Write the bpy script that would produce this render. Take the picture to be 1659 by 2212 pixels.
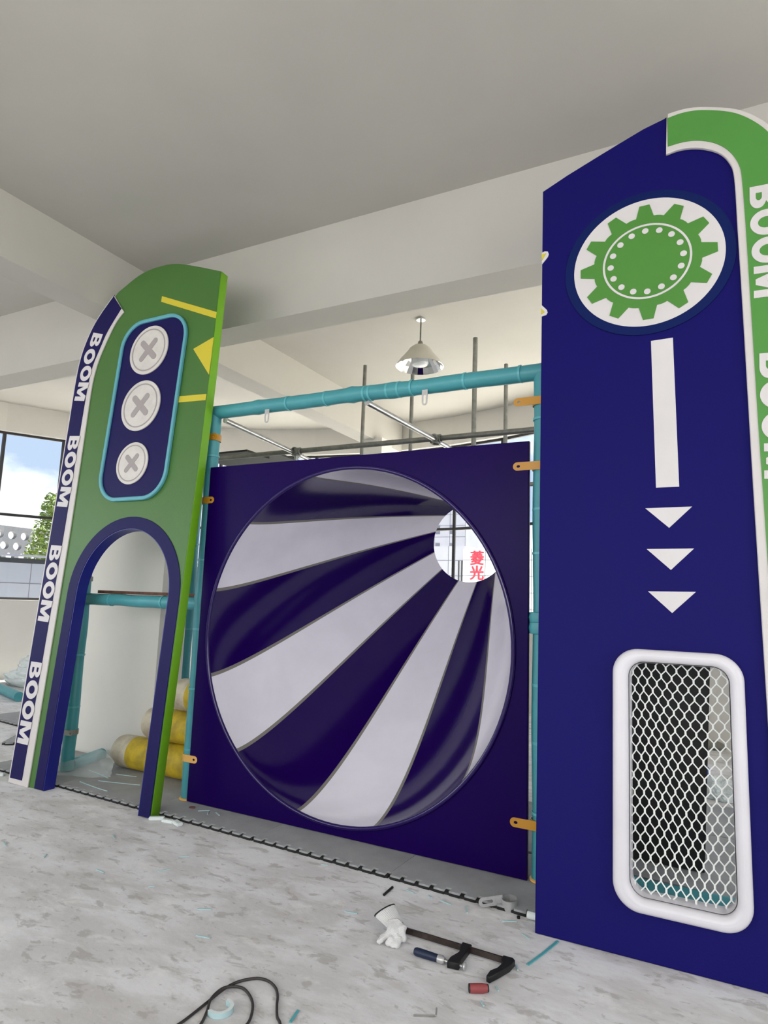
import bpy, bmesh, math, random
from mathutils import Vector, Matrix, noise
random.seed(7)
S = bpy.context.scene
for o in list(bpy.data.objects): bpy.data.objects.remove(o)
R = math.radians
sin, cos, pi = math.sin, math.cos, math.pi

# ------------------------------------------------------------------ camera
W, H, FPX = 1659, 2212, 1405.04
yaw, pitch, roll = -0.487, 0.1349, -0.0355
fw = Vector((sin(yaw)*cos(pitch), cos(yaw)*cos(pitch), sin(pitch)))
rt = Vector((cos(yaw), -sin(yaw), 0)); dn = fw.cross(rt)
rt2 = rt*cos(roll)+dn*sin(roll); dn2 = -rt*sin(roll)+dn*cos(roll)
cam = bpy.data.objects.new('camera', bpy.data.cameras.new('camera'))
S.collection.objects.link(cam); S.camera = cam
M = Matrix.Identity(4)
for i in range(3):
    M[i][0] = rt2[i]; M[i][1] = -dn2[i]; M[i][2] = -fw[i]
M[0][3], M[1][3], M[2][3] = 0, 0, 1.5
cam.matrix_world = M
cam.data.sensor_fit = 'VERTICAL'; cam.data.sensor_height = 24; cam.data.lens = 24*FPX/H
cam.data.clip_end = 500; cam.data.clip_start = .05

# ------------------------------------------------------------------ world and light
S.view_settings.view_transform = 'Standard'; S.view_settings.look = 'None'
S.view_settings.gamma = 1; S.view_settings.use_curve_mapping = False
S.view_settings.exposure = 0.53
WORLD = 1.4
wd = bpy.data.worlds.new('sky'); S.world = wd; wd.use_nodes = True
nt = wd.node_tree; nt.nodes.clear()
def N(nt, t, **k):
    n = nt.nodes.new(t)
    for a, b in k.items(): setattr(n, a, b)
    return n
tc = N(nt, 'ShaderNodeTexCoord'); mp = N(nt, 'ShaderNodeMapping'); mp.inputs['Scale'].default_value = (1, 1, 2.2)
n1 = N(nt, 'ShaderNodeTexNoise'); n1.inputs['Scale'].default_value = 3.2; n1.inputs['Detail'].default_value = 8; n1.inputs['Roughness'].default_value = .55
rp = N(nt, 'ShaderNodeValToRGB'); rp.color_ramp.elements[0].position = .46; rp.color_ramp.elements[1].position = .66
rp.color_ramp.elements[0].color = (.30, .38, .50, 1); rp.color_ramp.elements[1].color = (1, 1, 1, 1)
bg = N(nt, 'ShaderNodeBackground'); bg.inputs['Strength'].default_value = WORLD; wo = N(nt, 'ShaderNodeOutputWorld')
L = nt.links.new
L(tc.outputs['Generated'], mp.inputs[0]); L(mp.outputs[0], n1.inputs[0]); L(n1.outputs['Fac'], rp.inputs[0]); L(rp.outputs[0], bg.inputs[0]); L(bg.outputs[0], wo.inputs[0])
def area(name, loc, rot, sx, sy, power, col=(1, 1, 1)):
    l = bpy.data.lights.new(name, 'AREA'); l.shape = 'RECTANGLE'; l.size = sx; l.size_y = sy; l.energy = power; l.color = col
    o = bpy.data.objects.new(name, l); o.location = loc; o.rotation_euler = rot; S.collection.objects.link(o); return o
# fill lamps added just inside the unseen glazing, standing in for daylight
area('daylight_fill_rear', (-2.5, -5.7, 2.8), (R(62), 0, 0), 11, 2.4, 250, (1, .985, .96))
area('daylight_fill_right', (4.7, -1, 2.8), (R(62), 0, R(90)), 7, 2.4, 110, (1, .99, .97))
area('daylight_fill_left', (-11.2, -2.5, 2.8), (R(62), 0, R(-90)), 6, 2.4, 110, (.98, .99, 1))
sl = bpy.data.lights.new('sun', 'SUN'); sl.energy = 18; sl.angle = R(3); sl.color = (1, .97, .92)
so_ = bpy.data.objects.new('sun', sl); so_.rotation_euler = (R(-7), R(-5), 0); S.collection.objects.link(so_)

# ------------------------------------------------------------------ materials
def lin(c):
    c = c/255
    return c/12.92 if c <= .04045 else ((c+.055)/1.055)**2.4
def rgb(c): return (lin(c[0]), lin(c[1]), lin(c[2]), 1)
MT = {}
def mat(name, c, rough=.5, metal=0, bump=0, bscale=60, var=0, vscale=3, coat=0, c2=None, trans=0, alpha=1, spec=None, stretch=None, contrast=(.35, .65)):
    m = bpy.data.materials.new(name); m.use_nodes = True; nt = m.node_tree; b = nt.nodes['Principled BSDF']; L = nt.links.new
    b.inputs['Base Color'].default_value = rgb(c); b.inputs['Roughness'].default_value = rough; b.inputs['Metallic'].default_value = metal
    if coat: b.inputs['Coat Weight'].default_value = coat; b.inputs['Coat Roughness'].default_value = .05
    if spec is not None: b.inputs['Specular IOR Level'].default_value = spec
    if trans: b.inputs['Transmission Weight'].default_value = trans
    if alpha < 1: b.inputs['Alpha'].default_value = alpha
    tc = N(nt, 'ShaderNodeTexCoord'); mp = N(nt, 'ShaderNodeMapping'); L(tc.outputs['Object'], mp.inputs[0])
    if stretch: mp.inputs['Scale'].default_value = stretch
    n = N(nt, 'ShaderNodeTexNoise'); n.inputs['Scale'].default_value = vscale; n.inputs['Detail'].default_value = 8; n.inputs['Roughness'].default_value = .6
    L(mp.outputs[0], n.inputs[0])
    r = N(nt, 'ShaderNodeValToRGB'); r.color_ramp.elements[0].position = contrast[0]; r.color_ramp.elements[1].position = contrast[1]
    if c2 is None: c2 = tuple(min(255, x*(1-(var or .03))) for x in c)
    r.color_ramp.elements[0].color = rgb(c2); r.color_ramp.elements[1].color = rgb(c)
    L(n.outputs['Fac'], r.inputs[0]); L(r.outputs[0], b.inputs['Base Color'])
    if bump:
        n2 = N(nt, 'ShaderNodeTexNoise'); n2.inputs['Scale'].default_value = bscale; n2.inputs['Detail'].default_value = 4; L(tc.outputs['Object'], n2.inputs[0])
        bp = N(nt, 'ShaderNodeBump'); bp.inputs['Strength'].default_value = bump; bp.inputs['Distance'].default_value = .01
        L(n2.outputs['Fac'], bp.inputs['Height']); L(bp.outputs[0], b.inputs['Normal'])
    MT[name] = m; return m
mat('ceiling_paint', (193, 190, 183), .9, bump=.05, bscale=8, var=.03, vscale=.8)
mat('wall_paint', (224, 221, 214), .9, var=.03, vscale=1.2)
mat('dark_frame', (38, 36, 38), .5)
mat('vinyl_green', (66, 110, 46), .45, bump=.06, bscale=120)
mat('vinyl_lime', (112, 172, 22), .45)
mat('vinyl_navy', (12, 6, 92), .6, bump=.05, bscale=120, spec=.14)
mat('vinyl_navy_dark', (14, 8, 76), .5, bump=.05, bscale=100, spec=.2)
mat('vinyl_blue', (6, 16, 118), .4)
mat('ring_blue', (6, 26, 84), .6, spec=.14)
mat('vinyl_white', (208, 203, 200), .45)
mat('frame_white', (216, 213, 218), .35)
mat('button_white', (212, 208, 202), .5, var=.06, vscale=8)
mat('button_grey', (160, 153, 152), .6)
mat('border_teal', (92, 165, 178), .45)
mat('sticker_yellow', (205, 190, 50), .5)
mat('gear_green', (72, 134, 50), .5)
mat('band_green', (76, 142, 60), .45)
mat('letter_white', (212, 208, 208), .5)
mat('tunnel_purple', (28, 2, 80), .12, bump=.05, bscale=6, spec=.5)
mat('panel_purple', (24, 2, 72), .3, bump=.04, bscale=5, spec=.07)
mat('tunnel_white', (238, 234, 244), .16, bump=.05, bscale=6, spec=.5)
mat('tunnel_seam', (132, 128, 120), .5)
mat('foam_teal', (70, 152, 160), .42, bump=.15, bscale=25, var=.06, vscale=4)
mat('tape_teal', (88, 170, 178), .3)
mat('steel', (190, 190, 188), .28, 1, var=.12, vscale=12)
mat('steel_dull', (146, 146, 138), .45, .35, var=.15, vscale=14)
mat('zinc', (196, 196, 196), .35, .55, var=.1, vscale=30)
mat('amber_plastic', (196, 138, 30), .35, coat=.3)
mat('amber_strap', (232, 178, 92), .4)
mat('mat_grey', (160, 161, 162), .85, bump=.25, bscale=260, var=.08, vscale=5)
mat('mat_black', (22, 22, 22), .8)
mat('pad_yellow', (205, 176, 38), .6, c2=(160, 140, 44), vscale=9, bump=.1, bscale=40)
mat('pad_white', (208, 200, 178), .65, c2=(165, 152, 132), vscale=7, bump=.1, bscale=40)
mat('pad_base', (110, 140, 30), .7)
mat('wood_brown', (96, 62, 44), .7, var=.3, vscale=20)
mat('black_board', (16, 16, 16), .45, bump=.3, bscale=18)
mat('black_sheet', (34, 38, 34), .6, var=.2, vscale=6)
mat('net_white', (238, 240, 236), .55)
mat('glove_knit', (226, 225, 224), .95, bump=.6, bscale=300)
mat('glove_hem', (22, 22, 24), .8)
mat('tool_black', (28, 27, 27), .5, .3, bump=.1, bscale=200)
mat('tool_bar', (92, 82, 78), .35, .85, var=.2, vscale=30)
mat('handle_blue', (14, 30, 58), .5)
mat('handle_red', (142, 62, 64), .55, bump=.2, bscale=300)
mat('cable_black', (52, 46, 46), .5)
mat('foam_pale', (174, 202, 205), .6)
mat('foam_white', (222, 230, 228), .6)
mat('lid_brown', (118, 82, 74), .6)
mat('tree_leaf', (112, 132, 50), .8, c2=(56, 80, 28), vscale=2)
mat('tree_bark', (92, 82, 66), .9)
mat('parapet_stone', (136, 142, 156), .8, var=.04, vscale=.6)
mat('stone_pale', (160, 162, 172), .8, var=.04, vscale=.6)
mat('stone_joint', (96, 98, 112), .8)
mat('stadium_grey', (104, 106, 112), .8, var=.05)
mat('sign_red', (214, 40, 62), .5)
mat('sign_white', (240, 238, 238), .6)
mat('terrace', (202, 199, 190), .9, var=.05, vscale=.5)
mat('low_bounce_grey', (96, 96, 98), .9, var=.05, vscale=.5)  # dark tone chosen so the rear ground bounces less light indoors
mat('rail_dark', (48, 50, 52), .6)
mat('blue_plastic', (30, 90, 190), .4)
mat('lens_white', (225, 228, 230), .25)
mat('shade_cream', (214, 210, 198), .4)
mat('chrome', (232, 232, 230), .1, 1)
def concrete():
    m = mat('concrete', (224, 223, 225), .8, bump=.12, bscale=40, c2=(205, 203, 203), vscale=2.2, contrast=(.42, .58), stretch=(1, 1.8, 1))
    nt = m.node_tree; L = nt.links.new; b = nt.nodes['Principled BSDF']
    src = b.inputs['Base Color'].links[0].from_socket
    tc = [n for n in nt.nodes if n.type == 'TEX_COORD'][0]
    def layer(src, scale, st, lo, hi, col, amt, rot=0):
        mp = N(nt, 'ShaderNodeMapping'); mp.inputs['Scale'].default_value = st; mp.inputs['Rotation'].default_value = (0, 0, rot); L(tc.outputs['Object'], mp.inputs[0])
        n = N(nt, 'ShaderNodeTexNoise'); n.inputs['Scale'].default_value = scale; n.inputs['Detail'].default_value = 9; n.inputs['Roughness'].default_value = .6; n.inputs['Distortion'].default_value = .4
        L(mp.outputs[0], n.inputs[0])
        r = N(nt, 'ShaderNodeValToRGB'); r.color_ramp.elements[0].position = lo; r.color_ramp.elements[1].position = hi
        r.color_ramp.elements[0].color = (0, 0, 0, 1); r.color_ramp.elements[1].color = (amt, amt, amt, 1); L(n.outputs['Fac'], r.inputs[0])
        x = N(nt, 'ShaderNodeMix', data_type='RGBA'); x.inputs[7].default_value = rgb(col); L(r.outputs[0], x.inputs[0]); L(src, x.inputs[6]); return x.outputs[2]
    s = layer(src, 2.2, (1, 2.4, 1), .52, .60, (188, 184, 180), .5, .5)
    s = layer(s, 7, (1, 2.0, 1), .57, .63, (166, 162, 158), .6, .25)
    s = layer(s, 17, (1, 1.6, 1), .61, .67, (158, 154, 150), .5, .35)
    s = layer(s, 4.5, (1, 1.5, 1), .58, .66, (232, 230, 228), .55, -.4)
    s = layer(s, 60, (1, 1, 1), .70, .74, (104, 102, 100), .6)
    L(s, b.inputs['Base Color'])
concrete()
def glassmat(name, tint, rough, fac):
    m = bpy.data.materials.new(name); m.use_nodes = True; nt = m.node_tree; nt.nodes.clear(); L = nt.links.new
    t = N(nt, 'ShaderNodeBsdfTransparent'); t.inputs[0].default_value = tint
    g = N(nt, 'ShaderNodeBsdfGlossy'); g.inputs['Roughness'].default_value = rough
    f = N(nt, 'ShaderNodeFresnel'); f.inputs[0].default_value = 1.3
    mm = N(nt, 'ShaderNodeMath', operation='ADD'); mm.inputs[1].default_value = fac; L(f.outputs[0], mm.inputs[0])
    x = N(nt, 'ShaderNodeMixShader'); o = N(nt, 'ShaderNodeOutputMaterial')
    L(mm.outputs[0], x.inputs[0]); L(t.outputs[0], x.inputs[1]); L(g.outputs[0], x.inputs[2]); L(x.outputs[0], o.inputs[0]); MT[name] = m
glassmat('window_glass', (.97, .98, .98, 1), 0, 0)
def plasticmat(name, tint, dfac):
    m = bpy.data.materials.new(name); m.use_nodes = True; nt = m.node_tree; nt.nodes.clear(); L = nt.links.new
    t = N(nt, 'ShaderNodeBsdfTransparent'); t.inputs[0].default_value = tint
    p = N(nt, 'ShaderNodeBsdfPrincipled'); p.inputs['Base Color'].default_value = (.8, .87, .86, 1); p.inputs['Roughness'].default_value = .15
    x = N(nt, 'ShaderNodeMixShader'); x.inputs[0].default_value = dfac; o = N(nt, 'ShaderNodeOutputMaterial')
    L(t.outputs[0], x.inputs[1]); L(p.outputs[0], x.inputs[2]); L(x.outputs[0], o.inputs[0]); MT[name] = m
plasticmat('clear_film', (.93, .97, .96, 1), .28)
plasticmat('white_film', (1, 1, 1, 1), .75)

# ------------------------------------------------------------------ helpers
COL = S.collection
def obj(name, me, mats, parent=None, smooth=False, kind=None, label=None):
    if isinstance(me, bmesh.types.BMesh):
        bm = me; me = bpy.data.meshes.new(name); bm.normal_update(); bm.to_mesh(me); bm.free()
    if isinstance(mats, str): mats = [mats]
    for m in mats: me.materials.append(MT[m])
    if smooth:
        for p in me.polygons: p.use_smooth = True
        try: me.set_sharp_from_angle(angle=R(40))
        except Exception: pass
    o = bpy.data.objects.new(name, me); COL.objects.link(o)
    if parent: o.parent = parent
    if kind: o['kind'] = kind
    if label: o['label'] = label
    return o
def tag(o, label, cat, group=None, kind=None):
    o['label'] = label; o['category'] = cat
    if group: o['group'] = group
    if kind: o['kind'] = kind
    return o
def thing(name, label, cat, loc=(0, 0, 0), rot=(0, 0, 0), group=None):
    o = bpy.data.objects.new(name, None); COL.objects.link(o); o.empty_display_size = .1
    o.location = loc; o.rotation_euler = rot; return tag(o, label, cat, group)
def copy_tree(o, parent=None):
    c = o.copy(); COL.objects.link(c)
    if parent: c.parent = parent
    for ch in list(o.children): copy_tree(ch, c)
    return c
def box(bm, x0, x1, y0, y1, z0, z1, mi=0, M=None):
    vs = [bm.verts.new(Vector(v) if M is None else M @ Vector(v)) for v in ((x0,y0,z0),(x1,y0,z0),(x1,y1,z0),(x0,y1,z0),(x0,y0,z1),(x1,y0,z1),(x1,y1,z1),(x0,y1,z1))]
    for f in ((0,3,2,1),(4,5,6,7),(0,1,5,4),(1,2,6,5),(2,3,7,6),(3,0,4,7)):
        bm.faces.new([vs[i] for i in f]).material_index = mi
def boxm(*a, **k):
    bm = bmesh.new(); box(bm, *a, **k); return bm
def frames(pts):
    pts = [Vector(p) for p in pts]; n = len(pts); T = []
    for i in range(n):
        a = pts[max(i-1, 0)]; b = pts[min(i+1, n-1)]; T.append((b-a).normalized())
    u = T[0].orthogonal().normalized(); fr = []
    for i in range(n):
        u = (u-T[i]*u.dot(T[i])).normalized(); fr.append((pts[i], u, T[i].cross(u)))
    return fr
def tube(bm, pts, rad, seg=16, cap=True, mi=0):
    fr = frames(pts); rings = []
    for i, (p, u, v) in enumerate(fr):
        r = rad[i] if isinstance(rad, (list, tuple)) else rad
        rings.append([bm.verts.new(p+(u*cos(2*pi*k/seg)+v*sin(2*pi*k/seg))*r) for k in range(seg)])
    for a, b in zip(rings, rings[1:]):
        for k in range(seg):
            bm.faces.new((a[k], a[(k+1) % seg], b[(k+1) % seg], b[k])).material_index = mi
    if cap:
        bm.faces.new(rings[0][::-1]).material_index = mi; bm.faces.new(rings[-1]).material_index = mi
def tubem(*a, **k):
    bm = bmesh.new(); tube(bm, *a, **k); return bm
def lathe(bm, prof, seg=40, M=None, mi=0, closed=False):
    rings = []
    for r, z in prof:
        rings.append([bm.verts.new((M or Matrix()) @ Vector((r*cos(2*pi*k/seg), r*sin(2*pi*k/seg), z))) for k in range(seg)])
    pr = list(zip(rings, rings[1:])) + ([(rings[-1], rings[0])] if closed else [])
    for a, b in pr:
        for k in range(seg): bm.faces.new((a[k], a[(k+1) % seg], b[(k+1) % seg], b[k])).material_index = mi
    return rings
def lathem(*a, **k):
    bm = bmesh.new(); lathe(bm, *a, **k); return bm
def axisM(a, b):
    a = Vector(a); b = Vector(b); z = (b-a).normalized(); x = z.orthogonal().normalized(); y = z.cross(x)
    m = Matrix((( x.x, y.x, z.x, a.x), (x.y, y.y, z.y, a.y), (x.z, y.z, z.z, a.z), (0, 0, 0, 1))); return m
def flat(loops, depth, z0=0.0, bevel=0.0, upright=True, bres=2):
    """filled outline with holes, given in (u,v); depth goes toward the viewer (-Y) from local y=-z0"""
    cu = bpy.data.curves.new('tmp', 'CURVE'); cu.dimensions = '2D'; cu.fill_mode = 'BOTH'
    for l in loops:
        s = cu.splines.new('POLY'); s.points.add(len(l)-1)
        for i, p in enumerate(l): s.points[i].co = (p[0], p[1], 0, 1)
        s.use_cyclic_u = True
    cu.extrude = depth/2-bevel; cu.bevel_depth = bevel; cu.bevel_resolution = bres; cu.offset = -bevel
    o = bpy.data.objects.new('tmp', cu); COL.objects.link(o); bpy.context.view_layer.update()
    me = bpy.data.meshes.new_from_object(o.evaluated_get(bpy.context.evaluated_depsgraph_get()))
    bpy.data.objects.remove(o); bpy.data.curves.remove(cu)
    for v in me.vertices:
        x, y, z = v.co
        v.co = (x, -(z+depth/2+z0), y) if upright else (x, y, z+depth/2+z0)
    return me
def smoothpath(pts, n=8, closed=False):
    out = []; m = len(pts)
    rng = range(m if closed else m-1)
    g = lambda i: Vector(pts[i % m]) if closed else Vector(pts[min(max(i, 0), m-1)])
    for i in rng:
        p0, p1, p2, p3 = g(i-1), g(i), g(i+1), g(i+2)
        for k in range(n):
            t = k/n; out.append(.5*((2*p1)+(p2-p0)*t+(2*p0-5*p1+4*p2-p3)*t*t+(3*p1-p0-3*p2+p3)*t**3))
    if not closed: out.append(Vector(pts[-1]))
    return out
def rrect(u0, u1, v0, v1, r, n=10):
    L_ = []
    for cx, cy, a in ((u1-r, v1-r, 0), (u0+r, v1-r, 90), (u0+r, v0+r, 180), (u1-r, v0+r, 270)):
        for k in range(n+1):
            t = R(a+90*k/n); L_.append((cx+r*cos(t), cy+r*sin(t)))
    return L_
def circ(cx, cy, r, n=64): return [(cx+r*cos(2*pi*k/n), cy+r*sin(2*pi*k/n)) for k in range(n)]
def arc(cx, cy, rx, ry, a0, a1, n=10): return [(cx+rx*cos(R(a0+(a1-a0)*k/n)), cy+ry*sin(R(a0+(a1-a0)*k/n))) for k in range(n+1)]
def letter(ch):
    if ch == 'B':
        return .95, [[(0, 0), (0, 1)]+arc(.50, .755, .36, .245, 90, -62)+arc(.53, .275, .42, .275, 55, -90),
                     [(.29, .61), (.29, .80)]+arc(.46, .705, .11, .095, 90, -90, 8),
                     [(.29, .20), (.29, .40)]+arc(.48, .30, .14, .10, 90, -90, 8)]
    if ch == 'O': return 1.06, [arc(.53, .5, .53, .525, 0, 352, 44), arc(.53, .5, .235, .27, 0, 352, 44)]
    return 1.26, [[(0, 0), (0, 1), (.36, 1), (.63, .42), (.90, 1), (1.26, 1), (1.26, 0), (.97, 0), (.97, .60), (.74, .06), (.52, .06), (.29, .60), (.29, 0)]]
def boom(path, hgt, depth, z0, gap=.012):
    """letters of BOOM turned to read downward; path gives for each letter (centre u, top v, tilt)"""
    loops = []
    for ch, (uc, v0, tilt) in zip('BOOM', path):
        w, ls = letter(ch)
        for l in ls:
            q = []
            for x, y in l:
                du = (y-.5)*hgt; dv = -x*hgt
                c_, s_ = cos(R(tilt)), sin(R(tilt))
                q.append((uc+du*c_-dv*s_, v0+du*s_+dv*c_))
            loops.append(q)
    return flat(loops, depth, z0)

# ------------------------------------------------------------------ room shell
CX, CY, RF = -5.13, 3.77, 6.3
ZC, ZS, ZT, ZM = 4.62, 1.29, 4.14, 2.72
A0, AE = 145.8, 62
path = [(-11.43, -6.0), (-11.43, -4.0), (-11.43, -2.0), (-11.43, 0), (-11.43, 1.9)]
STEP = 8.24
arcpts = [(CX+RF*cos(R(a)), CY+RF*sin(R(a))) for a in [A0+STEP*k for k in (4, 3, 2, 1, 0, -1, -2, -3, -4, -5, -6, -7, -8, -9, -10)]]
path += arcpts
lastx, lasty = arcpts[-1]
for k in range(1, 9): path.append((lastx+.9*k, lasty-.47*k))
XR = 5.2
path = [p for p in path if p[0] < XR-.3]+[(XR, path[-1][1]-.2)]
front_i = len(path)-1
path += [(XR, 3.5), (XR, 1.2), (XR, -1.2), (XR, -3.6), (XR, -6.0)]
right_i = len(path)-1
path += [(3, -6), (.6, -6), (-1.8, -6), (-4.2, -6), (-6.6, -6), (-9, -6), (-11.43, -6)]
def offs(path, d):
    out = []; n = len(path)-1
    for i in range(n):
        a = Vector(path[(i-1) % n]); p = Vector(path[i]); b = Vector(path[(i+1) % n])
        t = ((p-a).normalized()+(b-p).normalized()).normalized(); nn = Vector((-t.y, t.x))   # outward (left of clockwise path)
        c = nn.dot(Vector((-(b-p).normalized().y, (b-p).normalized().x))); out.append(tuple(p+nn*d/max(c, .3)))
    return out+[out[0]]
outer = offs(path, .22)
def band(i0, i1, z0, z1):
    bm = bmesh.new(); P = path[i0:i1+1]; Q = outer[i0:i1+1]
    a = [[bm.verts.new((*p, z)) for p in L_] for L_ in (P, Q) for z in (z0, z1)]
    pl, pu, ql, qu = a
    for k in range(len(P)-1):
        bm.faces.new((pl[k], pl[k+1], pu[k+1], pu[k])); bm.faces.new((ql[k+1], ql[k], qu[k], qu[k+1]))
        bm.faces.new((pu[k], pu[k+1], qu[k+1], qu[k])); bm.faces.new((pl[k+1], pl[k], ql[k], ql[k+1]))
    bm.faces.new((pl[0], pu[0], qu[0], ql[0])); bm.faces.new((pl[-1], ql[-1], qu[-1], pu[-1]))
    bmesh.ops.recalc_face_normals(bm, faces=bm.faces); return bm
def joinbm(a, b):
    me = bpy.data.meshes.new('t'); b.to_mesh(me); a.from_mesh(me); bpy.data.meshes.remove(me); b.free(); return a
nm = len(path)-1
segs = [('left', 0, 6), ('back', 6, front_i), ('right', front_i, right_i), ('front', right_i, nm)]
wi = 1
for nme, i0, i1 in segs:
    bm = band(i0, i1, 0, ZS); joinbm(bm, band(i0, i1, ZT, ZC))
    o = obj('wall_'+nme, bm, 'wall_paint', kind='structure')
    w = thing('window_%d' % wi, '', 'window'); del w['label'], w['category']; w['kind'] = 'structure'; wi += 1
    fb = bmesh.new(); gb = bmesh.new()
    for k in range(i0, i1+1):
        p = Vector(path[k]).lerp(Vector(outer[k]), .5)
        box(fb, p.x-.022, p.x+.022, p.y-.022, p.y+.022, ZS, ZT)
        if k < i1:
            q = Vector(path[k+1]).lerp(Vector(outer[k+1]), .5); d = (q-p).normalized(); n = Vector((-d.y, d.x))
            for zz, hh in ((ZS+.02, .02), (ZM, .022), (ZT-.02, .02)):
                vs = [bm_v for bm_v in [fb.verts.new((*(c), z)) for c, z in [(p+n*.02, zz-hh), (q+n*.02, zz-hh), (q-n*.02, zz-hh), (p-n*.02, zz-hh), (p+n*.02, zz+hh), (q+n*.02, zz+hh), (q-n*.02, zz+hh), (p-n*.02, zz+hh)]]]
                for f in ((0,3,2,1),(4,5,6,7),(0,1,5,4),(1,2,6,5),(2,3,7,6),(3,0,4,7)): fb.faces.new([vs[i] for i in f])
            gb.faces.new([gb.verts.new((p.x, p.y, ZS)), gb.verts.new((q.x, q.y, ZS)), gb.verts.new((q.x, q.y, ZT)), gb.verts.new((p.x, p.y, ZT))])
    bmesh.ops.recalc_face_normals(fb, faces=fb.faces)
    obj('window_frame', fb, 'dark_frame', w); obj('window_pane', gb, 'window_glass', w)
def polyslab(name, z0, z1, m):
    bm = bmesh.new(); vs = [bm.verts.new((*p, z0)) for p in outer[:-1]]; f = bm.faces.new(vs)
    r = bmesh.ops.extrude_face_region(bm, geom=[f]); bmesh.ops.translate(bm, vec=(0, 0, z1-z0), verts=[g for g in r['geom'] if isinstance(g, bmesh.types.BMVert)])
    bmesh.ops.triangulate(bm, faces=[f for f in bm.faces if len(f.verts) > 4])
    bmesh.ops.recalc_face_normals(bm, faces=bm.faces); return obj(name, bm, m, kind='structure')
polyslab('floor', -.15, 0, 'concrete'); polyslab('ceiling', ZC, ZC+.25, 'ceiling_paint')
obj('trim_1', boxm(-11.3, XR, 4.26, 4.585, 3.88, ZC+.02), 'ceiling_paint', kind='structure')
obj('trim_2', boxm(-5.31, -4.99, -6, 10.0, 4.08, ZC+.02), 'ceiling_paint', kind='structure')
obj('wall_middle', boxm(-5.86, -4.47, 4.265, 4.58, 0, 3.9), 'wall_paint', kind='structure')
obj('trim_3', boxm(-5.2, -4.85, 9.0, 9.35, 0, 4.1), 'wall_paint', kind='structure')

# outside
obj('terrace_ground', boxm(-130, 130, 2, 130, -.5, -.2), 'terrace', kind='structure')
obj('rear_bounce_ground', boxm(-130, 130, -130, 2, -.5, -.2), 'low_bounce_grey', kind='structure')  # unseen ground, made dark to keep bounced sun off the front ceiling
# ------------------------------------------------------------------ sign-board with the archway (left)
AB = thing('arch_signboard', 'tall green padded arch board with a doorway and three cross buttons', 'play panel', (-4.978, 3.354, 0), (R(-4.5), 0, 0))
T = .085
left = [(0, 0), (-.012, .86), (-.022, 1.4), (-.032, 2.0), (-.04, 2.6), (-.05, 3.0), (-.058, 3.27)]
topc = smoothpath([(-.058, 3.27), (-.052, 3.494), (-.012, 3.68), (.081, 3.879), (.264, 4.094), (.377, 4.166), (.553, 4.244), (.736, 4.270), (.957, 4.253), (1.197, 4.175), (1.49, 4.062)], 6)
right = [(1.515, 3.18), (1.525, 2.4), (1.525, 1.5), (1.52, 0)]
cu_, cv_ = .912, 1.475
archin = [(1.412, 0)]+arc(cu_, cv_, .498, .51, 0, 180, 40)+[(.412, 0)]
body = left[:-1]+[tuple(p) for p in topc]+right+archin
me = flat([body], T, 0, .008)
o = obj('padded_board', me, ['vinyl_green', 'vinyl_lime'], AB)
for p in me.polygons:
    if abs(p.normal.y) < .5: p.material_index = 1
for v in me.vertices: v.co.y += T          # front face at y=0, thickness backward
# arch trim : front band and inner jamb
trim = [(1.518, .004), (1.518, cv_-.02)]+arc(cu_, cv_, .604, .604, 0, 180, 48)+[(.308, .004), (.408, .004)]+arc(cu_, cv_, .502, .514, 180, 0, 40)+[(1.416, .004)]
obj('arch_trim', flat([trim], .006, 0, .002), 'vinyl_navy_dark', AB, label='navy band around the doorway')
jb = bmesh.new(); inn = [(1.414, .002)]+arc(cu_, cv_, .5, .512, 0, 180, 48)+[(.410, .002)]; ins = [(1.408, .002)]+arc(cu_, cv_, .494, .506, 0, 180, 48)+[(.416, .002)]
vv = [[jb.verts.new((u, y, v)) for (u, v) in lp] for lp in (inn, ins) for y in (-.004, T+.004)]
for k in range(len(inn)-1):
    jb.faces.new((vv[0][k], vv[0][k+1], vv[1][k+1], vv[1][k])); jb.faces.new((vv[2][k+1], vv[2][k], vv[3][k], vv[3][k+1]))
    jb.faces.new((vv[0][k+1], vv[0][k], vv[2][k], vv[2][k+1])); jb.faces.new((vv[1][k], vv[1][k+1], vv[3][k+1], vv[3][k]))
bmesh.ops.recalc_face_normals(jb, faces=jb.faces)
obj('arch_jamb', jb, 'vinyl_blue', AB, smooth=True, label='bright blue inner edge of the doorway')
# white border and navy strip
def sm2(l, n=5): return [tuple(p) for p in smoothpath(l, n)]
outerL = left[:-1]+[tuple(p) for p in topc if p[1] < 4.10 and p[0] < .27]
navin = sm2([(.165, .04), (.162, .8), (.158, 1.4), (.152, 2.07), (.142, 2.475), (.131, 2.96), (.131, 3.249), (.148, 3.436), (.207, 3.603), (.271, 3.755), (.396, 3.94)])
whout = sm2([(.240, .0), (.232, .85), (.226, 1.42), (.218, 1.97), (.203, 2.47), (.186, 2.96), (.178, 3.244), (.193, 3.415), (.236, 3.569), (.339, 3.802), (.430, 3.906)])
white = [(u+.001, v+.003) for u, v in outerL]+[(.27, 4.09), (.396, 3.94), (.430, 3.906)]+whout[::-1][1:]
obj('border_strip', flat([white], .012, 0, .003), 'vinyl_white', AB, label='white border of the lettered strip')
navy = [(u+.020, max(v, .04)) for u, v in outerL]+[(.268, 4.082)]+[(u-.001, v) for u, v in navin[::-1]]
obj('lettered_strip', flat([navy], .004, .012), 'vinyl_navy_dark', AB, label='navy strip along the left edge')
def wordpath(vtop, hgt, ucf, tf):
    v = vtop; out = []
    for ch in 'BOOM':
        w = letter(ch)[0]; out.append((ucf(v), v, tf(v))); v -= (w*hgt+.013)
    return out
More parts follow.
